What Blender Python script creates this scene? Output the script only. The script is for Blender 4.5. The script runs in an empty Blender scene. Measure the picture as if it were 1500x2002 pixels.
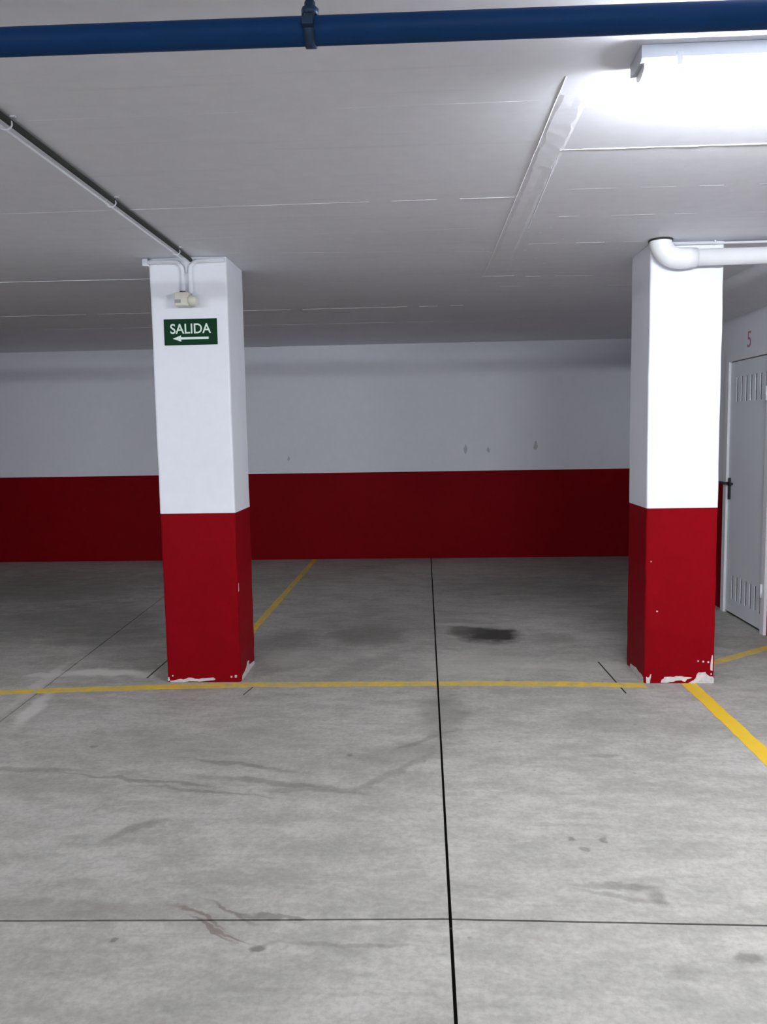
import bpy, bmesh, math, random
from mathutils import Vector, Matrix

# ------------------------------------------------------------------ camera, world, exposure
S = bpy.context.scene
COL = S.collection
F, CH, PITCH, YAW, ROLL = 1559.7, 1.4777, 0.0984, 0.0495, -0.0171
cy, sy = math.cos(YAW), math.sin(YAW)
fw = Vector((-sy*math.cos(PITCH), cy*math.cos(PITCH), -math.sin(PITCH)))
r0 = Vector((cy, sy, 0)); u0 = r0.cross(fw)
rt = r0*math.cos(ROLL) + u0*math.sin(ROLL)
up = -r0*math.sin(ROLL) + u0*math.cos(ROLL)
cd = bpy.data.cameras.new('camera'); cam = bpy.data.objects.new('camera', cd); COL.objects.link(cam)
cd.sensor_fit = 'HORIZONTAL'; cd.sensor_width = 36; cd.lens = F*36/1500
cd.clip_start = 0.05; cd.clip_end = 60
cam.matrix_world = Matrix(((rt.x, up.x, -fw.x, 0), (rt.y, up.y, -fw.y, 0), (rt.z, up.z, -fw.z, CH), (0, 0, 0, 1)))
S.camera = cam
S.view_settings.view_transform = 'Standard'
S.view_settings.look = 'None'
S.view_settings.gamma = 1
S.view_settings.use_curve_mapping = False
S.view_settings.exposure = 1.2
W = bpy.data.worlds.new('world'); S.world = W; W.use_nodes = True
W.node_tree.nodes['Background'].inputs[0].default_value = (0.6, 0.68, 0.8, 1)
W.node_tree.nodes['Background'].inputs[1].default_value = 0.02
LAMP_COLOR = (0.905, 0.94, 1.0, 1)
LAMP_POWER = 100.0         # radiance of the lit tubes

H = 2.5                   # ceiling height
WY = 9.34                 # far wall
WX = 2.43                 # storage wall
ZR = 1.025                # top of the red dado

# ------------------------------------------------------------------ node helpers
def mat(name):
    m = bpy.data.materials.new(name); m.use_nodes = True
    nt = m.node_tree; b = nt.nodes['Principled BSDF']
    return m, nt, b
def N(nt, t, **kw):
    n = nt.nodes.new(t)
    for k, v in kw.items(): setattr(n, k, v)
    return n
def setin(n, **kw):
    for k, v in kw.items(): n.inputs[k].default_value = v
def pos(nt): return N(nt, 'ShaderNodeNewGeometry').outputs['Position']
def mapping(nt, vec, loc=(0,0,0), rot=(0,0,0), sc=(1,1,1)):
    m = N(nt, 'ShaderNodeMapping'); nt.links.new(vec, m.inputs[0])
    m.inputs['Location'].default_value = loc; m.inputs['Rotation'].default_value = rot; m.inputs['Scale'].default_value = sc
    return m.outputs[0]
def noise(nt, vec, scale, detail=4, rough=0.55, dist=0):
    n = N(nt, 'ShaderNodeTexNoise'); nt.links.new(vec, n.inputs['Vector'])
    n.inputs['Scale'].default_value = scale; n.inputs['Detail'].default_value = detail
    n.inputs['Roughness'].default_value = rough; n.inputs['Distortion'].default_value = dist
    return n.outputs['Fac']
def remap(nt, v, a, b, c=0.0, d=1.0, smooth=False):
    n = N(nt, 'ShaderNodeMapRange'); nt.links.new(v, n.inputs[0])
    if smooth: n.interpolation_type = 'SMOOTHSTEP'
    for i, x in enumerate((a, b, c, d)): n.inputs[i+1].default_value = x
    return n.outputs[0]
def mth(nt, op, a, b=None):
    n = N(nt, 'ShaderNodeMath', operation=op)
    for i, x in enumerate((a, b)):
        if x is None: continue
        if isinstance(x, (int, float)): n.inputs[i].default_value = x
        else: nt.links.new(x, n.inputs[i])
    return n.outputs[0]
def mixc(nt, fac, a, b, bt='MIX'):
    n = N(nt, 'ShaderNodeMix', data_type='RGBA', blend_type=bt)
    for s, x in ((n.inputs[0], fac), (n.inputs[6], a), (n.inputs[7], b)):
        if isinstance(x, (int, float)): s.default_value = x
        elif isinstance(x, tuple): s.default_value = x if len(x) == 4 else (*x, 1)
        else: nt.links.new(x, s)
    return n.outputs[2]
def bump(nt, b, h, strength=0.2, dist=0.01):
    n = N(nt, 'ShaderNodeBump'); n.inputs['Strength'].default_value = strength; n.inputs['Distance'].default_value = dist
    nt.links.new(h, n.inputs['Height']); nt.links.new(n.outputs[0], b.inputs['Normal'])

def plain(name, col, rough=0.5, metal=0.0, var=0.08, scale=12, bs=0.0, spec=None):
    m, nt, b = mat(name); p = pos(nt)
    f = remap(nt, noise(nt, p, scale), 0.3, 0.7)
    a = tuple(c*(1-var) for c in col); c2 = tuple(min(1, c*(1+var)) for c in col)
    nt.links.new(mixc(nt, f, a, c2), b.inputs['Base Color'])
    setin(b, Roughness=rough, Metallic=metal)
    if spec is not None: b.inputs['Specular IOR Level'].default_value = spec
    if bs: bump(nt, b, noise(nt, p, scale*6), bs, 0.003)
    return m

def paint_nodes(nt, p, base, var=0.05):
    f1 = remap(nt, noise(nt, p, 1.3, 4), 0.3, 0.7)
    f2 = remap(nt, noise(nt, p, 14, 5), 0.35, 0.7)
    a = tuple(c*(1-var) for c in base); c2 = tuple(c*(1+var) for c in base)
    return mixc(nt, mth(nt, 'ADD', mth(nt, 'MULTIPLY', f1, .6), mth(nt, 'MULTIPLY', f2, .4)), a, c2)

WHITE = (0.81, 0.835, 0.90)
RED = (0.225, 0.002, 0.006)

def white_paint(name, base=WHITE, var=.03, rough=.55, specks=False):
    m, nt, b = mat(name); p = pos(nt)
    c = paint_nodes(nt, p, base, var)
    if specks:   # few small knocks and hand marks
        v = N(nt, 'ShaderNodeTexVoronoi'); nt.links.new(mapping(nt, p, (0, 0, 0), (0, 0, 0), (3.1, 3.1, 2.2)), v.inputs['Vector'])
        v.inputs['Scale'].default_value = 1.6
        k = remap(nt, v.outputs['Distance'], 0.012, 0.03, .4, 0)
        c = mixc(nt, k, c, (.42, .42, .44))
    nt.links.new(c, b.inputs['Base Color']); setin(b, Roughness=rough)
    bump(nt, b, noise(nt, p, 30, 6), .12, .004)
    return m
def red_paint(name):
    m, nt, b = mat(name); p = pos(nt)
    c = paint_nodes(nt, p, RED, .10)
    v = N(nt, 'ShaderNodeTexVoronoi'); nt.links.new(mapping(nt, p, (.3, .2, .15), (0, 0, 0), (2.6, 2.6, 3.4)), v.inputs['Vector'])
    v.inputs['Scale'].default_value = 1.5
    c = mixc(nt, remap(nt, v.outputs['Distance'], 0.010, 0.016, .5, 0), c, (.62, .40, .40))
    nt.links.new(c, b.inputs['Base Color']); setin(b, Roughness=.5)
    b.inputs['Specular IOR Level'].default_value = .04
    bump(nt, b, noise(nt, p, 26, 6), .12, .004)
    return m

M = {}
M['white'] = white_paint('white wall paint')
M['pillar_white'] = white_paint('white pillar paint', specks=True)
M['red'] = red_paint('red gloss paint')
M['plaster'] = plain('bare plaster', (.62, .58, .56), .85, var=.18, scale=40, bs=.3)
M['dark'] = plain('dark joint dirt', (.012, .012, .012), .9)
M['blue'] = plain('blue pipe paint', (.004, .038, .13), .5, spec=.12, var=.06, scale=9)
M['steel'] = plain('dark blue painted steel', (.012, .035, .085), .45, .3)
M['rod'] = plain('galvanised rod', (.5, .5, .5), .4, .7)
M['pvc'] = plain('white drain pvc', (.80, .81, .83), .35, var=.02)
M['rubber'] = plain('dark rubber', (.02, .02, .022), .6)
M['cream'] = plain('cream plastic', (.66, .64, .56), .4, var=.03)
M['greylabel'] = plain('grey label', (.30, .31, .29), .5)
M['green'] = plain('green sign board', (.002, .036, .014), .5, spec=.12, var=.05)
M['signwhite'] = plain('white sign print', (.72, .86, .78), .5, var=.01)
M['door'] = plain('grey white door enamel', (.78, .82, .87), .45, var=.02, scale=3)
M['frame'] = plain('door frame enamel', (.82, .84, .87), .45, var=.02)
M['shade_strip'] = plain('dark grey cable', (.055, .06, .058), .8, spec=.1)
M['black'] = plain('black handle plastic', (.012, .012, .014), .4)
M['housing'] = plain('lamp housing plastic', (.55, .58, .62), .5, var=.02)
M['numred'] = plain('faded red stencil', (.48, .22, .26), .7, var=.15, scale=30)

def ceiling_mat():
    m, nt, b = mat('ceiling paint'); p = pos(nt)
    c = paint_nodes(nt, p, (.82, .83, .895), .05)
    ln = noise(nt, mapping(nt, p, (0, 0, 0), (0, 0, .015), (.35, 9, 1)), 2.2, 5)
    c = mixc(nt, remap(nt, ln, .62, .78, 0, .22), c, (.86, .86, .90))
    c = mixc(nt, remap(nt, ln, .28, .42, .18, 0), c, (.56, .56, .60))
    nt.links.new(c, b.inputs['Base Color']); setin(b, Roughness=.75)
    h = mth(nt, 'ADD', noise(nt, p, 18, 6), mth(nt, 'MULTIPLY', ln, 1.2))
    bump(nt, b, h, .10, .005)
    return m
M['ceiling'] = ceiling_mat()
def strip_mat():
    m, nt, b = mat('rough ceiling filler'); p = pos(nt)
    c = paint_nodes(nt, p, (.82, .83, .895), .08)
    nt.links.new(c, b.inputs['Base Color']); setin(b, Roughness=.8)
    bump(nt, b, noise(nt, p, 28, 6, .65), .25, .006)
    return m
M['strip'] = strip_mat()

def blob(nt, p, x, y, rx, ry, rot, wob=.35, soft=.5):
    """soft-edged patch on the floor in metres; returns 0..1"""
    v = WARP[nt.name]
    s = N(nt, 'ShaderNodeVectorMath', operation='SUBTRACT'); nt.links.new(v, s.inputs[0]); s.inputs[1].default_value = (x, y, 0)
    r = mapping(nt, s.outputs[0], (0, 0, 0), (0, 0, -math.radians(rot)))
    d = N(nt, 'ShaderNodeVectorMath', operation='DIVIDE'); nt.links.new(r, d.inputs[0]); d.inputs[1].default_value = (rx, ry, 1)
    l = N(nt, 'ShaderNodeVectorMath', operation='LENGTH'); nt.links.new(d.outputs[0], l.inputs[0])
    w = mth(nt, 'MULTIPLY', mth(nt, 'SUBTRACT', WOB[nt.name], .5), wob*4)
    return remap(nt, mth(nt, 'ADD', l.outputs['Value'], w), 1-soft, 1+soft*.6, 1, 0, True)
WOB = {}; WARP = {}
def floor_mat():
    m, nt, b = mat('worn concrete'); p = pos(nt)
    WOB[nt.name] = noise(nt, p, 5.5, 6, .65)
    wn = N(nt, 'ShaderNodeTexNoise'); nt.links.new(p, wn.inputs['Vector']); setin(wn, Scale=6.0, Detail=4.0, Roughness=.6)
    wv = N(nt, 'ShaderNodeVectorMath', operation='MULTIPLY_ADD'); nt.links.new(wn.outputs['Color'], wv.inputs[0])
    wv.inputs[1].default_value = (.11, .11, 0); 
    off = N(nt, 'ShaderNodeVectorMath', operation='SUBTRACT'); nt.links.new(p, off.inputs[0]); off.inputs[1].default_value = (.055, .055, 0)
    nt.links.new(off.outputs[0], wv.inputs[2]); WARP[nt.name] = mapping(nt, wv.outputs[0], (0, 0, 0), (0, 0, 0), (1, 1, 0))
    big = noise(nt, p, .9, 5, .6); mid = noise(nt, mapping(nt, p, (3, 1, 0), (0, 0, .5), (1, 2.2, 1)), 3.2, 7, .65)
    fine = noise(nt, p, 55, 4, .6)
    c = mixc(nt, remap(nt, big, .32, .68), (.335, .335, .322), (.46, .46, .45))
    c = mixc(nt, remap(nt, mid, .36, .54, .5, 0), c, (.235, .24, .225))
    c = mixc(nt, remap(nt, mid, .54, .70, 0, .35), c, (.55, .55, .53))
    # power-float sweeps
    sw = noise(nt, mapping(nt, p, (0, 0, 0), (0, 0, -.35), (1.2, 9, 1)), 1.9, 6, .6, .6)
    c = mixc(nt, remap(nt, sw, .56, .70, 0, .28), c, (.22, .22, .21))
    sw2 = noise(nt, mapping(nt, p, (4, 2, 0), (0, 0, .65), (1, 8, 1)), 2.6, 6, .6, .5)
    c = mixc(nt, remap(nt, sw2, .58, .72, 0, .22), c, (.60, .60, .59))
    c = mixc(nt, remap(nt, fine, .36, .56, .22, 0), c, (.16, .16, .155))
    f3 = noise(nt, p, 24, 8, .75)
    c = mixc(nt, remap(nt, f3, .34, .50, .30, 0), c, (.20, .20, .19))
    c = mixc(nt, remap(nt, f3, .52, .68, 0, .25), c, (.58, .57, .55))
    v = N(nt, 'ShaderNodeTexVoronoi'); nt.links.new(p, v.inputs['Vector']); v.inputs['Scale'].default_value = 7.0
    c = mixc(nt, mth(nt, 'MULTIPLY', remap(nt, v.outputs['Distance'], .03, .07, .5, 0), remap(nt, mid, .45, .5, 0, 1)), c, (.14, .14, .13))
    m2 = noise(nt, mapping(nt, p, (7, 3, 0), (0, 0, -.25), (1, 1.8, 1)), 8.5, 8, .7)
    c = mixc(nt, remap(nt, m2, .38, .52, .22, 0), c, (.24, .245, .23))
    c = mixc(nt, remap(nt, m2, .54, .66, 0, .18), c, (.54, .54, .53))
    dark = (.10, .10, .095)
    spots = [  # x, y, rx, ry, rot, strength, colour
        (.50, 5.72, .22, .24, 0, .95, (.03, .03, .027)), (.32, 5.88, .16, .2, 0, .7, (.06, .06, .055)), (.92, 5.66, .16, .16, 0, .3, dark),
        (.10, 4.10, .13, .38, 0, .42, dark), (-.12, 3.55, .30, .14, 35, .30, dark),
        (-1.9, 3.37, .5, .018, -2, .35, dark), (-1.25, 3.27, .42, .016, -9, .45, dark), (-.95, 3.17, .35, .014, -10, .40, dark),
        (-.62, 3.24, .40, .030, -12, .42, dark), (-.85, 3.44, .32, .022, -15, .42, dark), (-.48, 3.17, .22, .02, -3, .35, dark), (-.15, 3.35, .30, .022, 50, .34, dark), (.02, 3.75, .22, .02, 40, .3, dark),
        (-1.65, 3.22, .34, .10, -4, .24, (.16, .14, .13)), (-1.35, 3.62, .75, .22, 4, .18, (.18, .165, .155)),
        (-.70, 2.30, .13, .010, -32, .6, (.13, .09, .08)), (-.66, 2.24, .12, .008, -32, .6, (.12, .09, .08)), (-.62, 2.33, .12, .008, -30, .55, (.12, .09, .08)),
        (-.60, 2.22, .10, .007, -28, .6, (.13, .09, .08)), (-.48, 2.30, .14, .010, -8, .5, dark), (-.25, 2.17, .22, .012, 1, .3, dark),
        (-1.15, 2.33, .42, .06, 3, .35, (.15, .12, .12)), (.62, 2.50, .15, .018, -3, .45, dark), (.62, 2.44, .14, .018, -14, .40, dark), (.73, 2.44, .03, .05, 0, .4, dark),
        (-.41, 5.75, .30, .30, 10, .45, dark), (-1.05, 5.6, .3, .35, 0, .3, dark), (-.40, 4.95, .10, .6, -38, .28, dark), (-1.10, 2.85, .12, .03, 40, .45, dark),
        (.9, 2.14, .035, .02, 0, .55, dark), (.52, 2.79, .016, .016, 0, .6, dark), (.64, 2.795, .016, .016, 0, .6, dark), (.56, 2.71, .014, .014, 0, .5, dark),
        (-.5, 2.15, .022, .013, 30, .7, dark), (-.92, 2.17, .012, .01, 0, .6, dark), (-.34, 3.55, .025, .016, 20, .6, dark),
        (.49, 4.64, .02, .03, 0, .6, dark), (-1.6, 3.64, .02, .02, 0, .5, dark), (.70, 2.07, .06, .03, 20, .25, dark),
        (-2.05, 4.84, .26, .07, 0, .75, (.66, .67, .66)), (-1.75, 4.80, .09, .10, 0, .6, (.62, .63, .62)), (-2.35, 4.78, .16, .04, 0, .6, (.6, .6, .6)),
        (-2.16, 4.18, .05, .30, 10, .6, (.62, .62, .61)), (-2.33, 4.6, .04, .5, 4, .45, (.6, .6, .6)), (-2.9, 6.2, .9, .7, 20, .38, dark), (-3.6, 7.7, 1.1, .9, 0, .40, dark), (-2.2, 5.75, .35, .3, 0, .3, dark), (.9, 7.6, .8, .6, 0, .25, dark),  # broad dark ones paint the pillar's shadow and far-bay shade into the concrete
        (1.0, 4.95, .45, .10, 0, .35, (.60, .61, .58)), (.35, 5.0, .35, .30, 0, .30, (.58, .60, .56)), (.30, 6.05, .22, .06, -10, .45, (.58, .58, .57)),
        (-.9, 5.15, .18, .22, 0, .35, (.58, .58, .57)), (1.2, 3.9, .6, .12, -4, .22, dark), (.80, 3.55, .07, .02, 0, .35, dark)]
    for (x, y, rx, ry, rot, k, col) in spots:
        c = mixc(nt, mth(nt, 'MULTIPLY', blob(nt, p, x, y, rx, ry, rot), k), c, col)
    c = mixc(nt, 1.0, c, (.93, .895, .84), 'MULTIPLY')
    nt.links.new(c, b.inputs['Base Color']); setin(b, Roughness=.62)
    b.inputs['Specular IOR Level'].default_value = .3
    bump(nt, b, mth(nt, 'ADD', mth(nt, 'MULTIPLY', fine, .25), mid), .12, .006)
    return m
M['floor'] = floor_mat()
def yellow(name, wear):
    m, nt, b = mat(name); p = pos(nt)
    f = remap(nt, noise(nt, p, 16, 6, .7), .42, .66, 0, wear)
    g = remap(nt, noise(nt, p, 2.1, 3), .35, .65, 0, wear*.5)
    c = mixc(nt, mth(nt, 'ADD', f, g), (.72, .46, .012), (.34, .32, .22))
    nt.links.new(c, b.inputs['Base Color']); setin(b, Roughness=.6)
    return m
M['yellow'] = yellow('fresh yellow line paint', .08)
M['yellow_worn'] = yellow('worn yellow line paint', .62)

def emit_mat(k=1.0):
    m, nt, b = mat('lit tube diffuser')
    setin(b, Roughness=.4); b.inputs['Base Color'].default_value = (.9, .9, .9, 1)
    b.inputs['Emission Color'].default_value = LAMP_COLOR; b.inputs['Emission Strength'].default_value = LAMP_POWER*k
    return m
M['emit'] = emit_mat(); M['emit_old'] = emit_mat(.55)

# ------------------------------------------------------------------ mesh helpers
def add_box(bm, x0, x1, y0, y1, z0, z1):
    v = [bm.verts.new((x, y, z)) for z in (z0, z1) for y in (y0, y1) for x in (x0, x1)]
    for f in ((0, 2, 3, 1), (4, 5, 7, 6), (0, 1, 5, 4), (2, 6, 7, 3), (0, 4, 6, 2), (1, 3, 7, 5)):
        bm.faces.new([v[i] for i in f])
def add_prism(bm, pts, z0, z1):      # pts counter-clockwise in xy
    a = [bm.verts.new((x, y, z0)) for x, y in pts]; b = [bm.verts.new((x, y, z1)) for x, y in pts]
    bm.faces.new(a[::-1]); bm.faces.new(b)
    n = len(pts)
    for i in range(n): bm.faces.new((a[i], a[(i+1) % n], b[(i+1) % n], b[i]))
def add_tube(bm, path, r, n=16, caps=True):
    path = [Vector(q) for q in path]; rings = []; prev = None
    for i, q in enumerate(path):
        t = (path[min(i+1, len(path)-1)] - path[max(i-1, 0)]).normalized()
        if prev is None:
            ref = Vector((0, 0, 1)) if abs(t.z) < .9 else Vector((1, 0, 0)); u = t.cross(ref).normalized()
        else: u = (prev - t*prev.dot(t)).normalized()
        prev = u; w = t.cross(u); rr = r[i] if isinstance(r, (list, tuple)) else r
        rings.append([bm.verts.new(q + (u*math.cos(2*math.pi*k/n) + w*math.sin(2*math.pi*k/n))*rr) for k in range(n)])
    for a, b in zip(rings, rings[1:]):
        for k in range(n):
            f = bm.faces.new((a[k], a[(k+1) % n], b[(k+1) % n], b[k])); f.smooth = True
    if caps: bm.faces.new(rings[0][::-1]); bm.faces.new(rings[-1])
def obj(name, bm, m, parent=None, bevel=0, seg=2):
    bmesh.ops.recalc_face_normals(bm, faces=bm.faces[:])
    if bevel: bmesh.ops.bevel(bm, geom=[e for e in bm.edges], offset=bevel, segments=seg, affect='EDGES', profile=.5)
    me = bpy.data.meshes.new(name); bm.to_mesh(me); bm.free(); me.materials.append(m)
    o = bpy.data.objects.new(name, me); COL.objects.link(o)
    if parent:
        o.parent = parent
        o.location = -parent_loc(parent)
    return o
def parent_loc(p):
    v = Vector(p.location)
    while p.parent: p = p.parent; v = v + Vector(p.location)
    return v
def bx(name, m, dims, parent=None, bevel=0, seg=2):
    bm = bmesh.new(); add_box(bm, *dims); return obj(name, bm, m, parent, bevel, seg)
def tb(name, m, path, r, parent=None, n=16):
    bm = bmesh.new(); add_tube(bm, path, r, n); return obj(name, bm, m, parent)
def thing(name, label, cat, loc=(0, 0, 0), group=None):
    o = bpy.data.objects.new(name, None); o.empty_display_size = .1; COL.objects.link(o); o.location = loc
    o['label'] = label; o['category'] = cat
    if group: o['group'] = group
    return o
def struct(o, label, cat):
    o['kind'] = 'structure'; o['label'] = label; o['category'] = cat; return o
def text_obj(name, body, size, m, parent, mw, depth=.0006, squash=1.0, offset=0):
    cu = bpy.data.curves.new(name, 'FONT'); cu.body = body; cu.size = size; cu.extrude = depth
    cu.align_x = 'CENTER'; cu.align_y = 'CENTER'; cu.offset = offset
    t = bpy.data.objects.new('tmp', cu); COL.objects.link(t)
    dg = bpy.context.evaluated_depsgraph_get(); dg.update()
    me = bpy.data.meshes.new_from_object(t.evaluated_get(dg)); bpy.data.objects.remove(t)
    me.name = name
    xs = [v.co.x for v in me.vertices]; ys = [v.co.y for v in me.vertices]
    cx, cyy = (min(xs)+max(xs))/2, (min(ys)+max(ys))/2
    me.transform(Matrix.Diagonal((squash, 1, 1, 1)) @ Matrix.Translation((-cx, -cyy, 0)))
    me.transform(mw)
    me.materials.clear(); me.materials.append(m)
    o = bpy.data.objects.new(name, me); COL.objects.link(o); o.parent = parent; o.location = -parent_loc(parent)
    return o, (max(xs)-min(xs), max(ys)-min(ys))

# ------------------------------------------------------------------ structure: floor
X0, X1, Y0 = -9.0, 8.0, -7.0
bm = bmesh.new(); add_box(bm, X0, X1, Y0, WY+.2, -.15, -.03)
floor = struct(obj('floor', bm, M['dark']), 'grey concrete floor of large saw-cut slabs', 'floor')
def jx(k, y):      # x of the k-th longitudinal joint at depth y
    if k == 2: return -2.02 - .0551*y + .0   # drifting joint left of the left pillar
    if k == 3: return .062 + .003*y
    return (X0, -4.75, None, None, 2.50, 5.0, X1)[k]
def rowy(k, x):
    if k == 2: return 2.305 - (.028*(-x+.07) if x < .07 else .012*x)
    return (Y0, -.15, None, WY)[k]
gap = {2: .0035, 3: .0050}
for r in range(3):
    for k in range(6):
        g0 = gap.get(k, .004) if k else 0; g1 = gap.get(k+1, .004) if k < 5 else 0
        gy = .0042
        ya = lambda x: rowy(r, x) + (gy if r else 0)
        yb = lambda x: rowy(r+1, x) - (gy if r < 2 else 0)
        def corner(kk, s, yf):
            x = jx(kk, 0 if r == 0 else 5)
            for _ in range(4): x = jx(kk, yf(x)) + s
            return (x, yf(x))
        pts = [corner(k, g0, ya), corner(k+1, -g1, ya), corner(k+1, -g1, yb), corner(k, g0, yb)]
        bm = bmesh.new(); add_prism(bm, pts, -.03, 0)
        s = obj('slab', bm, M['floor'], floor)
# short saw cuts running from the pillar corners, filled with dark mastic
for (xa, ya, xb, yb, w) in ((-1.712, 4.72, -1.700, 5.75, .009), (1.128, 4.42, 1.108, 5.04, .009), (-1.04, 4.40, -1.0, 4.62, .006)):
    bm = bmesh.new(); add_prism(bm, [(xa-w/2, ya), (xa+w/2, ya), (xb+w/2, yb), (xb-w/2, yb)], 0, .0008); obj('saw_cut', bm, M['dark'], floor)
def line_strip(pts, w, m, label, h=.0015, seed=1):
    rnd = random.Random(seed); bm = bmesh.new(); L = []; R_ = []
    dense = []
    for (a, b) in zip(pts, pts[1:]):
        a = Vector((*a, 0)); b = Vector((*b, 0)); n = max(2, int((b-a).length/.06))
        dense += [a.lerp(b, i/n) for i in range(n)]
    dense.append(Vector((*pts[-1], 0)))
    for i, q in enumerate(dense):
        t = (dense[min(i+1, len(dense)-1)]-dense[max(i-1, 0)]).normalized(); nn = Vector((-t.y, t.x, 0))
        L.append(q+nn*(w/2+rnd.uniform(-.003, .003))); R_.append(q-nn*(w/2+rnd.uniform(-.003, .003)))
    lv = [bm.verts.new((q.x, q.y, h)) for q in L]; rv = [bm.verts.new((q.x, q.y, h)) for q in R_]
    lb = [bm.verts.new((q.x, q.y, .0002)) for q in L]; rb = [bm.verts.new((q.x, q.y, .0002)) for q in R_]
    for i in range(len(lv)-1):
        bm.faces.new((rv[i], rv[i+1], lv[i+1], lv[i])); bm.faces.new((lv[i], lv[i+1], lb[i+1], lb[i])); bm.faces.new((rb[i], rb[i+1], rv[i+1], rv[i]))
    o = obj('painted_line', bm, m, floor); o['label'] = label
    return o
line_strip([(-8.8, 4.12), (-3.2, 4.37), (-2.30, 4.47)], .085, M['yellow_worn'], 'worn yellow bay line', seed=2)
line_strip([(-2.285, 4.472), (-1.5, 4.55), (-1.0, 4.585), (.068, 4.598)], .085, M['yellow_worn'], 'worn yellow bay line', seed=3)
line_strip([(.082, 4.598), (.45, 4.60), (.80, 4.59), (1.277, 4.555)], .085, M['yellow_worn'], 'worn yellow bay line', seed=4)
line_strip([(1.53, 4.595), (1.535, 2.30)], .082, M['yellow'], 'bright yellow bay line', seed=5)
line_strip([(1.535, 2.28), (1.54, -4)], .082, M['yellow'], 'bright yellow bay line', seed=6)
line_strip([(-1.31, 5.055), (-1.305, 6.2), (-1.285, 9.33)], .058, M['yellow_worn'], 'narrow yellow divider line', seed=7)
line_strip([(1.70, 4.93), (1.90, 5.07), (2.40, 5.43)], .07, M['yellow_worn'], 'yellow line', seed=8)

# ------------------------------------------------------------------ structure: ceiling
bm = bmesh.new(); add_box(bm, X0, X1, Y0, WY+.2, H, H+.2)
ceil = struct(obj('ceiling', bm, M['ceiling']), 'painted concrete ceiling with formwork seams', 'ceiling')
def ridge(a, b, w=.006, h=.0025, seed=0, gaps=0.0, name='formwork_seam', m='white'):
    rnd = random.Random(seed); a = Vector((*a, H)); b = Vector((*b, H)); L = (b-a).length; n = max(1, int(L/.05))
    t = (b-a).normalized(); nn = Vector((-t.y, t.x, 0)); bm = bmesh.new(); prev = None
    for i in range(n+1):
        q = a.lerp(b, i/n); hh = h*rnd.uniform(.55, 1.15)
        if rnd.random() < gaps: prev = None; continue
        cur = [bm.verts.new(q-nn*w/2), bm.verts.new(q+Vector((0, 0, -hh))+nn*w*rnd.uniform(-.15, .15)), bm.verts.new(q+nn*w/2)]
        if prev:
            bm.faces.new((prev[0], cur[0], cur[1], prev[1])); bm.faces.new((prev[1], cur[1], cur[2], prev[2]))
        prev = cur
    return obj(name, bm, M[m], ceil)
seams = [((-8.9, 2.68), (.43, 2.618), .0008, .1), ((-8.9, 3.70), (.43, 3.645), .0016, .05), ((-8.9, 4.42), (.34, 4.17), .0008, .2),
         ((-8.9, 5.06), (-1.56, 5.22), .0040, 0), ((-1.2, 4.55), (.40, 4.70), .0010, .25), ((-8.9, 6.60), (.345, 6.63), .0030, .05),
         ((-8.9, 7.35), (.27, 7.55), .0022, .1),
         ((.52, 3.068), (7.9, 3.12), .0032, 0), ((.54, 3.557), (7.9, 3.66), .0008, .15), ((.57, 3.99), (7.9, 4.2), .0010, .2),
         ((.60, 4.545), (1.22, 4.56), .0014, .1), ((.45, 5.45), (1.25, 5.52), .0016, .15), ((.46, 5.81), (2.0, 5.95), .0016, .1), ((.46, 7.4), (2.0, 7.5), .001, .2),
         ((.430, 2.45), (.420, 5.43), .0028, 0), ((.535, 2.55), (.520, 3.08), .0012, .3), ((.520, 3.08), (.560, 4.5), .0016, .25),
         ((.40, 4.85), (.44, 5.05), .002, .2), ((.41, 5.43), (.62, 5.44), .003, .1), ((.60, 5.40), (.95, 5.43), .0016, .4)]
for i, (a, b, h, g) in enumerate(seams): ridge(a, b, .006, h, i, g)
# rough filler strip between the formwork boards
rnd = random.Random(5); bm = bmesh.new(); prev = None; n = 60
for i in range(n+1):
    y = 2.58 + (5.42-2.58)*i/n
    z = H-.0010-rnd.uniform(0, .0008)
    cur = [bm.verts.new((.432, y, H)), bm.verts.new((.446+rnd.uniform(-.006, .006), y, z)), bm.verts.new((.485, y, H-.0008-rnd.uniform(0, .0008))), bm.verts.new((.515+.02*i/n+rnd.uniform(-.008, .006), y, z)), bm.verts.new((.528+.025*i/n, y, H))]
    if prev:
        for k in range(4): bm.faces.new((prev[k], prev[k+1], cur[k+1], cur[k]))
    prev = cur
obj('filler_strip', bm, M['ceiling'], ceil)
# small drips of concrete left around the end of the strip
bm = bmesh.new(); rnd = random.Random(9)
for i in range(30):
    x = rnd.gauss(.62, .22); y = rnd.uniform(4.2, 5.5); s = rnd.uniform(.003, .008)
    c = [bm.verts.new((x+s*1.6*math.cos(k*math.pi/3), y+s*math.sin(k*math.pi/3), H)) for k in range(6)]; t = bm.verts.new((x, y, H-s*.25))
    for k in range(6): bm.faces.new((c[k], c[(k+1) % 6], t))
o = obj('concrete_drips', bm, M['strip'], ceil); o['kind'] = 'stuff'

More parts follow.
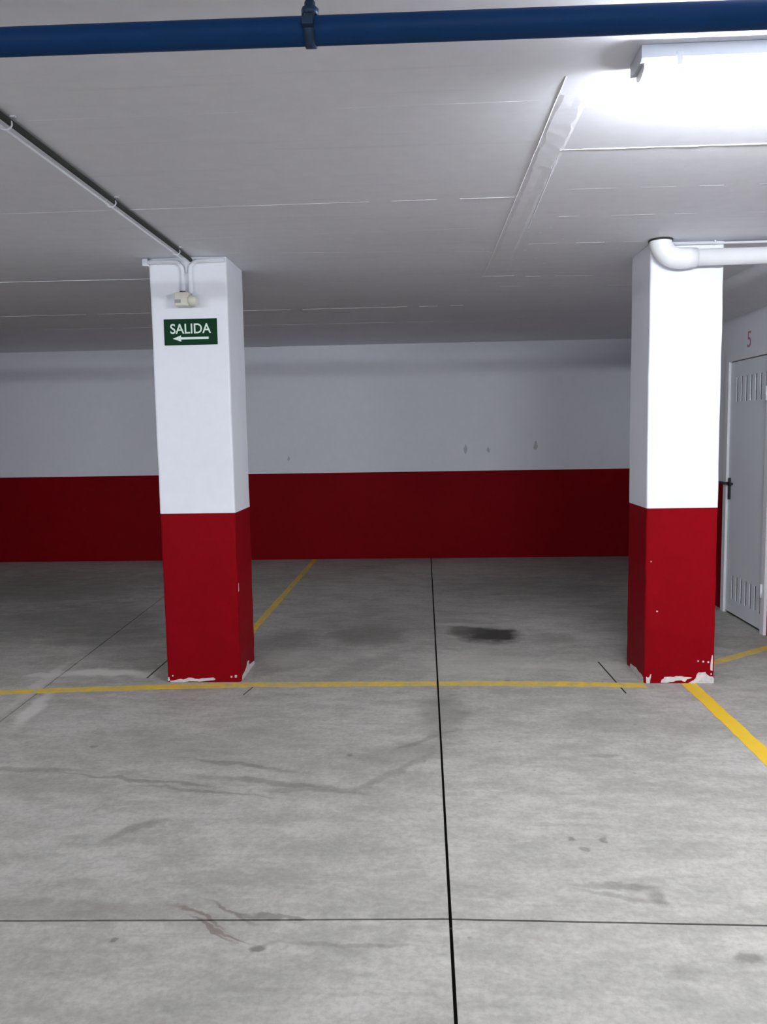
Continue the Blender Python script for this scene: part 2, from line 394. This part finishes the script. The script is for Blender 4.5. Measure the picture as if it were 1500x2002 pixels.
# ------------------------------------------------------------------ structure: walls
def two_tone(name, label, dims_list):
    """a wall plus the red dado painted on it, both true meshes"""
    bm = bmesh.new()
    for (x0, x1, y0, y1, z0, z1) in dims_list: 
        if z1 > ZR: add_box(bm, x0, x1, y0, y1, max(z0, ZR), z1)
    w = struct(obj(name, bm, M['white']), label, 'wall')
    bm = bmesh.new()
    for (x0, x1, y0, y1, z0, z1) in dims_list:
        if z0 < ZR: add_box(bm, x0, x1, y0, y1, z0, min(z1, ZR))
    d = obj('red_dado', bm, M['red'], w); d['label'] = 'dark red painted lower band'
    return w
wb = two_tone('wall_back', 'far wall, white above a dark red dado', [(X0, X1, WY, WY+.2, 0, H)])
for (x, z, r) in ((.503, 1.275, .03), (1.317, 1.30, .035), (.769, 1.265, .022), (-1.62+.05, 1.2, .02)):
    rnd = random.Random(int(x*100)); bm = bmesh.new()
    pts = [(x+r*rnd.uniform(.5, 1.1)*math.cos(a*.7), z+1.7*r*rnd.uniform(.5, 1.2)*math.sin(a*.7)) for a in range(9)]
    v = [bm.verts.new((px, WY-.0012, pz)) for px, pz in pts]; v2 = [bm.verts.new((px, WY+.001, pz)) for px, pz in pts]; bm.faces.new(v)
    for i in range(9): bm.faces.new((v[i], v2[i], v2[(i+1) % 9], v[(i+1) % 9]))
    obj('plaster_repair', bm, plain('grey repair', (.52, .58, .58), .8), wb)
DY0, DY1, DZ = 5.70, 6.50, 2.02
two_tone('wall_right', 'storage room wall, white above a red dado, holding the metal door',
         [(WX, WX+.15, DY1, WY, 0, H), (WX, WX+.15, DY0, DY1, DZ, H), (WX, WX+.15, 5.05, DY0, 0, H)])
two_tone('wall_storage_front', 'return wall of the storage room beyond the right edge', [(WX+.15, X1, 5.05, 5.40, 0, H)])
two_tone('wall_left', 'distant left wall of the garage', [(X0-.2, X0, Y0, WY+.2, 0, H)])
two_tone('wall_front', 'garage wall behind the viewpoint', [(X0, X1, Y0-.2, Y0, 0, H)])
two_tone('wall_far_right', 'garage wall at the far right', [(X1, X1+.2, Y0, WY+.2, 0, H)])
bm = bmesh.new()
tri = [(2.12, H-.0005), (WX, H-.0005), (WX, 2.32)]
va = [bm.verts.new((x, 4.72, z)) for x, z in tri]; vb = [bm.verts.new((x, 6.95, z)) for x, z in tri]
bm.faces.new(va); bm.faces.new(vb[::-1])
for i in range(3): bm.faces.new((va[i], vb[i], vb[(i+1) % 3], va[(i+1) % 3]))
struct(obj('trim_1', bm, M['ceiling']), 'white sloping haunch along the top of the storage wall', 'beam')

# ------------------------------------------------------------------ door
bm = bmesh.new()
x0, x1 = WX-.022, WX+.10
add_box(bm, x0, x1, DY1-.05, DY1+.012, 0, DZ+.01); add_box(bm, x0, x1, DY0-.012, DY0+.05, 0, DZ+.01); add_box(bm, x0, x1, DY0+.05, DY1-.05, DZ-.035, DZ+.01)
door = struct(obj('door_1', bm, M['frame']), 'grey-white ventilated metal storage door with black handle', 'door')
# leaf with two real louvre grids
LY0, LY1, LZ0, LZ1 = DY0+.054, DY1-.054, .018, DZ-.04
slots_y = [5.80 + .0865*i for i in range(7)]
def leaf_boxes(bm, xa, xb):
    rows = ((.13, .318), (1.672, 1.862))
    zs = [LZ0, rows[0][0], rows[0][1], rows[1][0], rows[1][1], LZ1]
    for a, b in ((0, 1), (2, 3), (4, 5)): add_box(bm, xa, xb, LY0, LY1, zs[a], zs[b])
    for (za, zb) in rows:
        e = LY0
        for y in slots_y:
            add_box(bm, xa, xb, e, y-.014, za, zb); e = y+.014
        add_box(bm, xa, xb, e, LY1, za, zb)
bm = bmesh.new(); leaf_boxes(bm, WX-.004, WX+.002); obj('leaf', bm, M['door'], door)
bx('slot_shade', M['greylabel'], (WX+.045, WX+.060, LY0, LY1, LZ0, LZ1), door)  # dark sheet paints the shade inside the slots; louvres share its grey
for (za, zb) in ((.13, .318), (1.672, 1.862)):
    for y in slots_y:
        bm = bmesh.new(); add_prism(bm, [(WX+.008, y-.011), (WX+.009, y-.012), (WX+.026, y+.010), (WX+.025, y+.0115)], za, zb); obj('louvre', bm, M['greylabel'], door)
hnd = obj('handle', (lambda b: (add_box(b, WX-.016, WX-.004, 6.395, 6.425, .912, 1.082), b)[1])(bmesh.new()), M['black'], door, .003)
tb('lever', M['black'], [(WX-.012, 6.41, 1.040), (WX-.05, 6.41, 1.040), (WX-.058, 6.425, 1.041), (WX-.060, 6.52, 1.043), (WX-.056, 6.555, 1.038)], [.010, .010, .0105, .010, .008], hnd, 10)
tb('spindle_cap', M['black'], [(WX-.004, 6.365, 1.036), (WX-.030, 6.365, 1.036)], .011, hnd, 10)
tb('hinge', M['frame'], [(WX-.028, DY0+.03, 1.66), (WX-.028, DY0+.03, 1.76)], .008, door, 8)
tb('hinge', M['frame'], [(WX-.028, DY0+.03, .26), (WX-.028, DY0+.03, .36)], .008, door, 8)
# painted bay number over the door; it reads from the garage side
wr = bpy.data.objects['wall_right']
mw = Matrix(((0, 0, -1, WX-.001), (-1, 0, 0, 6.125), (0, 1, 0, 2.125), (0, 0, 0, 1)))
text_obj('stencil_number', '5', .17, M['numred'], wr, mw, .0005, 1.0)

# ------------------------------------------------------------------ pillars
def pillar(x0, x1, y0, y1, label):
    t = thing('pillar', label, 'pillar', ((x0+x1)/2, (y0+y1)/2, 0), None)
    def band(name, z0, z1, m, e):
        rnd = random.Random(int(x0*10)+int(z0*7)); bm = bmesh.new(); n = 12; c = .012
        xa, xb, ya, yb = x0-e, x1+e, y0-e, y1+e; rings = []
        for i in range(n+1):
            z = z0+(z1-z0)*i/n; j = lambda: rnd.uniform(-.0016, .0016)
            a, b, p, q = xa+j(), xb+j(), ya+j(), yb+j()
            pts = [(a+c, p), (b-c, p), (b-c*.3, p+c*.3), (b, p+c), (b, q-c), (b-c*.3, q-c*.3), (b-c, q), (a+c, q), (a+c*.3, q-c*.3), (a, q-c), (a, p+c), (a+c*.3, p+c*.3)]
            rings.append([bm.verts.new((u, v, z)) for u, v in pts])
        for ra, rb in zip(rings, rings[1:]):
            for k in range(12): bm.faces.new((ra[k], ra[(k+1) % 12], rb[(k+1) % 12], rb[k]))
        bm.faces.new(rings[0][::-1]); bm.faces.new(rings[-1])
        return obj(name, bm, m, t)
    band('red_band', 0, ZR, M['red'], .0)
    band('white_band', ZR, H-.001, M['pillar_white'], .0)
    return t
PL = pillar(-1.558, -1.108, 4.638, 5.05, 'left pillar, white over red, carrying the green exit sign')
PR = pillar(1.277, 1.678, 4.60, 5.00, 'right pillar, white over red, with paint flaked off its foot, under the drain pipe')
def chip(parent, pts, plane, at, out, name='bare_patch', m='plaster', th=.0022):
    bm = bmesh.new(); f = (lambda a, z, o: (a, at+out*o, z)) if plane == 'y' else (lambda a, z, o: (at+out*o, a, z))
    fr = [bm.verts.new(f(a, max(z, .0005), th)) for a, z in pts]; bk = [bm.verts.new(f(a, max(z, .0005), -.002)) for a, z in pts]
    bm.faces.new(fr)
    for i in range(len(pts)): bm.faces.new((fr[i], bk[i], bk[(i+1) % len(pts)], fr[(i+1) % len(pts)]))
    return obj(name, bm, M[m], parent)
chip(PL, [(-1.535, 0), (-1.545, .008), (-1.52, .010), (-1.505, .014), (-1.49, .018), (-1.475, .020), (-1.46, .016), (-1.445, .020), (-1.43, .028), (-1.405, .027), (-1.385, .020), (-1.365, .019),
          (-1.345, .024), (-1.30, .026), (-1.275, .028), (-1.262, .018), (-1.27, .012), (-1.32, .008), (-1.35, .004), (-1.42, .006), (-1.455, .0)], 'y', 4.638, -1)
chip(PL, [(-1.553, .004), (-1.552, .030), (-1.545, .032), (-1.542, .012)], 'y', 4.638, -1)
chip(PL, [(-1.170, .028), (-1.168, .038), (-1.158, .037), (-1.160, .027)], 'y', 4.638, -1)
chip(PL, [(-1.145, .028), (-1.143, .043), (-1.130, .042), (-1.132, .028)], 'y', 4.638, -1)
chip(PL, [(-1.528, .036), (-1.526, .044), (-1.517, .042), (-1.520, .035)], 'y', 4.638, -1)
chip(PL, [(4.68, .0), (4.69, .026), (4.74, .030), (4.80, .042), (4.84, .070), (4.87, .066), (4.86, .040), (4.95, .028), (5.02, .02), (5.03, .0)], 'x', -1.108, 1)
chip(PL, [(4.655, .55), (4.655, .60), (4.662, .60), (4.664, .555)], 'x', -1.108, 1)
chip(PR, [(1.290, 0), (1.288, .040), (1.298, .034), (1.306, .036), (1.312, .054), (1.318, .054), (1.312, .020), (1.310, .0)], 'y', 4.60, -1)
chip(PR, [(1.372, .004), (1.378, .022), (1.390, .028), (1.392, .038), (1.43, .040), (1.445, .037), (1.46, .043), (1.49, .043), (1.51, .038), (1.551, .034), (1.54, .028), (1.522, .024), (1.513, .010), (1.50, .012),
          (1.49, .018), (1.46, .016), (1.445, .010), (1.425, .008), (1.41, .003)], 'y', 4.60, -1)
chip(PR, [(1.53, 0), (1.545, .010), (1.560, .018), (1.571, .028), (1.578, .052), (1.588, .066), (1.60, .064), (1.627, .067), (1.632, .056), (1.650, .042), (1.668, .040), (1.676, .028), (1.675, .0)], 'y', 4.60, -1)
chip(PR, [(1.655, .078), (1.654, .11), (1.660, .155), (1.662, .168), (1.667, .166), (1.667, .075)], 'y', 4.60, -1)
for (x, z, r) in ((1.584, .132, .005), (1.613, .129, .006), (1.642, .126, .006), (1.660, .055, .005), (1.306, .718, .004), (1.345, .427, .005)):
    chip(PR, [(x+r*math.cos(k*1.047), z+r*math.sin(k*1.047)) for k in range(6)], 'y', 4.60, -1)
chip(PR, [(4.615, .0), (4.62, .030), (4.66, .038), (4.72, .035), (4.77, .044), (4.83, .036), (4.90, .03), (4.92, .0)], 'x', 1.277, -1)
for (x, z) in ((-1.30, .47), (-1.47, .62), (-1.40, .63)):
    pass

# ------------------------------------------------------------------ exit sign
sx0, sx1, sz0, sz1 = -1.484, -1.173, 2.0055, 2.154
YF = 4.638
sg = thing('exit_sign', 'green exit sign with white lettering and an arrow pointing left', 'sign', ((sx0+sx1)/2, YF, (sz0+sz1)/2))
bx('sign_board', M['green'], (sx0, sx1, YF-.0045, YF-.0008, sz0, sz1), sg, .0006, 1)
mw = Matrix(((1, 0, 0, -1.3275), (0, 0, -1, YF-.0051), (0, 1, 0, 2.0985), (0, 0, 0, 1)))
t, (tw, thh) = text_obj('lettering', 'SALIDA', .080, M['signwhite'], sg, Matrix.Identity(4), .0006, 1, .0010)
t.data.transform(mw @ Matrix.Diagonal((.238/tw, .057/thh, 1, 1)))
bm = bmesh.new()
pts = [(-1.434, 2.0425), (-1.385, 2.025), (-1.385, 2.0375), (-1.224, 2.0375), (-1.224, 2.0505), (-1.385, 2.0505), (-1.385, 2.061)]
a = [bm.verts.new((x, YF-.0057, z)) for x, z in pts]; b = [bm.verts.new((x, YF-.0044, z)) for x, z in pts]
bm.faces.new(a)
for i in range(7): bm.faces.new((a[i], b[i], b[(i+1) % 7], a[(i+1) % 7]))
obj('arrow', bm, M['signwhite'], sg)

# ------------------------------------------------------------------ junction box and conduits on the left pillar
jb = thing('junction_box', 'small cream junction box above the green exit sign', 'junction box', (-1.355, YF, 2.26))
bx('box_body', M['cream'], (-1.400, -1.318, YF-.060, YF-.001, 2.220, 2.298), jb, .006)
bx('rating_label', M['greylabel'], (-1.397, -1.362, YF-.0615, YF-.0595, 2.236, 2.256), jb, .0003, 1)
tb('side_cap', M['cream'], [(-1.322, YF-.034, 2.250), (-1.300, YF-.034, 2.250), (-1.283, YF-.034, 2.248), (-1.276, YF-.034, 2.248)], [.031, .031, .029, .022], jb, 20)
tb('cable_gland', M['rubber'], [(-1.362, YF-.030, 2.294), (-1.362, YF-.030, 2.306)], .013, jb, 12)
tb('cable_gland', M['rubber'], [(-1.345, YF-.045, 2.294), (-1.345, YF-.045, 2.303)], .010, jb, 12)
def arc(cx, cz, r, a0, a1, n, y):
    return [(cx+r*math.cos(math.radians(a0+(a1-a0)*i/n)), y, cz+r*math.sin(math.radians(a0+(a1-a0)*i/n))) for i in range(n+1)]
yc = YF-.009
cl = thing('conduit', 'white painted conduit bending down to the cream box from the pillar left edge', 'conduit', (-1.46, yc, 2.478), 'conduits on the left pillar')
tb('tube', M['pillar_white'], [(-1.572, 4.665, 2.474), (-1.574, 4.645, 2.476), (-1.566, yc, 2.476)] + arc(-1.412, 2.424, .052, 90, 0, 8, yc) + [(-1.360, yc, 2.31), (-1.360, yc-.012, 2.300)], .012, cl, 12)
bx('corner_cover', M['pillar_white'], (-1.590, -1.556, YF-.022, 4.70, 2.455, 2.498), cl, .005)
cr = thing('conduit', 'white painted conduit bending down to the cream box from the pillar right edge', 'conduit', (-1.2, yc, 2.478), 'conduits on the left pillar')
tb('tube', M['pillar_white'], [(-1.115, yc, 2.478)] + arc(-1.262, 2.424, .054, 90, 180, 8, yc) + [(-1.316, yc, 2.31), (-1.318, yc-.008, 2.290)], .012, cr, 12)
cc = thing('conduit', 'long white conduit clipped under the ceiling, running from the left pillar top towards the viewer', 'conduit', (-1.325, 3.0, 2.465))
CZ = 2.468
tb('tube', M['white'], [(-1.322, -6.8, CZ), (-1.322, 2.5, CZ), (-1.330, 4.55, CZ), (-1.334, 4.600, CZ-.006), (-1.337, 4.622, CZ-.022), (-1.338, 4.630, 2.415)], .0055, cc, 12)
def clip(y):
    x = -1.322-.008*max(0, (y-2.5)/2); bm = bmesh.new()
    ring = [(x+.012+.0215*math.cos(a*math.pi/8), y, CZ+.008+.0175*math.sin(a*math.pi/8)) for a in range(17)]
    add_tube(bm, ring, .0028, 6, False)
    add_box(bm, x+.030, x+.046, y-.006, y+.006, H-.004, H-.0005)
    obj('pipe_clip', bm, M['white'], cc)
o = tb('shade_strip', M['shade_strip'], [(-1.300, -6.8, H-.0155), (-1.300, 2.5, H-.0155), (-1.309, 4.60, H-.0155), (-1.312, 4.634, H-.0155)], .0105, cc, 12)  # added dark strip, drawn in place of the conduit's shadow on the ceiling
o['label'] = 'dark grey strip standing in for the shadow beside the white tube'
for y in (1.0, 1.75, 2.585, 3.46, 4.38): clip(y)

# ------------------------------------------------------------------ blue sprinkler main
PZ = 2.36
def py_(x): return 1.843 + .012*x
bp = thing('water_pipe', 'blue painted pipe crossing under the ceiling, hung on a clamp', 'pipe', (0, 1.84, PZ))
tb('pipe', M['blue'], [(X0, py_(X0), PZ+.008), (-.93, py_(-.93), PZ), (X1, py_(X1), PZ)], .0295, bp, 32)
for hx in (-.234, -2.9, 2.5):
    y = py_(hx); bm = bmesh.new()
    add_tube(bm, [(hx-.0115, y, PZ), (hx+.0115, y, PZ)], .0345, 28)
    add_box(bm, hx-.0115, hx+.0115, y-.050, y-.030, PZ-.008, PZ+.008); add_box(bm, hx-.0115, hx+.0115, y+.030, y+.050, PZ-.008, PZ+.008)
    c = obj('clamp', bm, M['steel'], bp)
    bm = bmesh.new(); add_tube(bm, [(hx, y, PZ+.030), (hx, y, PZ+.046), (hx, y, PZ+.047), (hx, y, PZ+.060), (hx, y, PZ+.068)], [.019, .019, .012, .012, .006], 8); obj('nut', bm, M['steel'], c)
    tb('rod', M['rod'], [(hx, y, PZ+.06), (hx, y, H-.001)], .0035, c, 8)

# ------------------------------------------------------------------ drain pipe at the right pillar
dp = thing('drain_pipe', 'white plastic drain pipe elbow leaving the ceiling in front of the right pillar', 'pipe', (1.31, 4.53, 2.4))
DYc, DZc, R_ = 4.535, 2.402, .0445
tb('straight_pipe', M['pvc'], [(1.50, DYc, DZc), (4.9, DYc, DZc), (7.98, DYc, DZc)], R_, dp, 32)
el = [(1.312, DYc, H-.003), (1.312, DYc, 2.492)] + [(1.312+.105*(1-math.cos(math.radians(a))) , DYc, 2.492-.092*math.sin(math.radians(a))) for a in range(10, 91, 10)] + [(1.45, DYc, 2.400), (1.505, DYc, DZc)]
tb('elbow', M['pvc'], el, [.060]*3 + [.057]*(len(el)-4) + [.050], dp, 32)
bm = bmesh.new(); add_tube(bm, [(1.312, DYc, H-.010), (1.312, DYc, H-.002)], .0645, 28); obj('gasket', bm, M['rubber'], dp)
tc = thing('conduit', 'thin white conduit on the ceiling just behind the drain pipe', 'conduit', (1.9, 4.585, 2.486))
tb('tube', M['pvc'], [(1.40, 4.587, 2.486), (7.95, 4.587, 2.486)], .0065, tc, 10)
for x in (1.62, 2.3): 
    bm = bmesh.new(); add_tube(bm, [(x-.005, 4.587, 2.486), (x+.005, 4.587, 2.486)], .0092, 10); add_box(bm, x-.004, x+.004, 4.580, 4.594, 2.493, H-.0005); obj('pipe_clip', bm, M['pvc'], tc)

# ------------------------------------------------------------------ luminaires
def luminaire(label, x0, y0, L=1.27, em='emit'):
    t = thing('batten_lamp', label, 'lamp', (x0+L/2, y0+.06, H), 'ceiling tube lamps')
    bm = bmesh.new(); n = 7; prof = [(0, H-.001), (0, H-.034), (.010, H-.042), (.110, H-.042), (.120, H-.034), (.120, H-.001)]
    a = [bm.verts.new((x0, y0+p, z)) for p, z in prof]; b = [bm.verts.new((x0+L, y0+p, z)) for p, z in prof]
    bm.faces.new(a); bm.faces.new(b[::-1])
    for i in range(6): bm.faces.new((a[i], a[(i+1) % 6], b[(i+1) % 6], b[i]))
    obj('housing', bm, M['housing'], t)
    bm = bmesh.new(); rings = []
    sec = [(math.cos(math.radians(u)), math.sin(math.radians(u))) for u in range(180, 361, 20)]
    for (xx, k) in ((x0+.018, .5), (x0+.040, .9), (x0+.060, 1), (x0+L-.060, 1), (x0+L-.040, .9), (x0+L-.018, .5)):
        rings.append([bm.verts.new((xx, y0+.060+.040*c, H-.0425+.052*k*s)) for c, s in sec])
    for ra, rb in zip(rings, rings[1:]):
        for k in range(len(sec)-1): f = bm.faces.new((ra[k], ra[k+1], rb[k+1], rb[k])); f.smooth = True
    bm.faces.new(rings[0]); bm.faces.new(rings[-1][::-1])
    obj('diffuser', bm, M[em], t)
    for xx in (x0+.012, x0+L-.0175):
        bm = bmesh.new(); ends = []
        for q in (xx, xx+.0055): ends.append([bm.verts.new((q, y0+.060+.042*c, H-.0420+.027*s)) for c, s in sec])
        for k in range(len(sec)-1): bm.faces.new((ends[0][k], ends[0][k+1], ends[1][k+1], ends[1][k]))
        bm.faces.new(ends[0]); bm.faces.new(ends[1][::-1]); bm.faces.new((ends[0][0], ends[1][0], ends[1][-1], ends[0][-1]))
        obj('end_cap', bm, M['pvc'], t)
    for xx in (x0+.10, x0+L/2, x0+L-.10):
        for yy in (y0-.004, y0+.116): bx('clip', M['housing'], (xx-.008, xx+.008, yy, yy+.008, H-.056, H-.022), t, .001, 1)
    return t
luminaire('lit white tube lamp on the ceiling at upper right', .60, 2.275)
luminaire('tube lamp behind the viewpoint on the right', .60, -2.6)
luminaire('tube lamp behind the viewpoint on the left', -4.20, -2.6)
luminaire('dimmer tube lamp further left along the lamp row', -4.20, 2.275, em='emit_old')
luminaire('tube lamp further right along the lamp row', 5.4, 2.275)
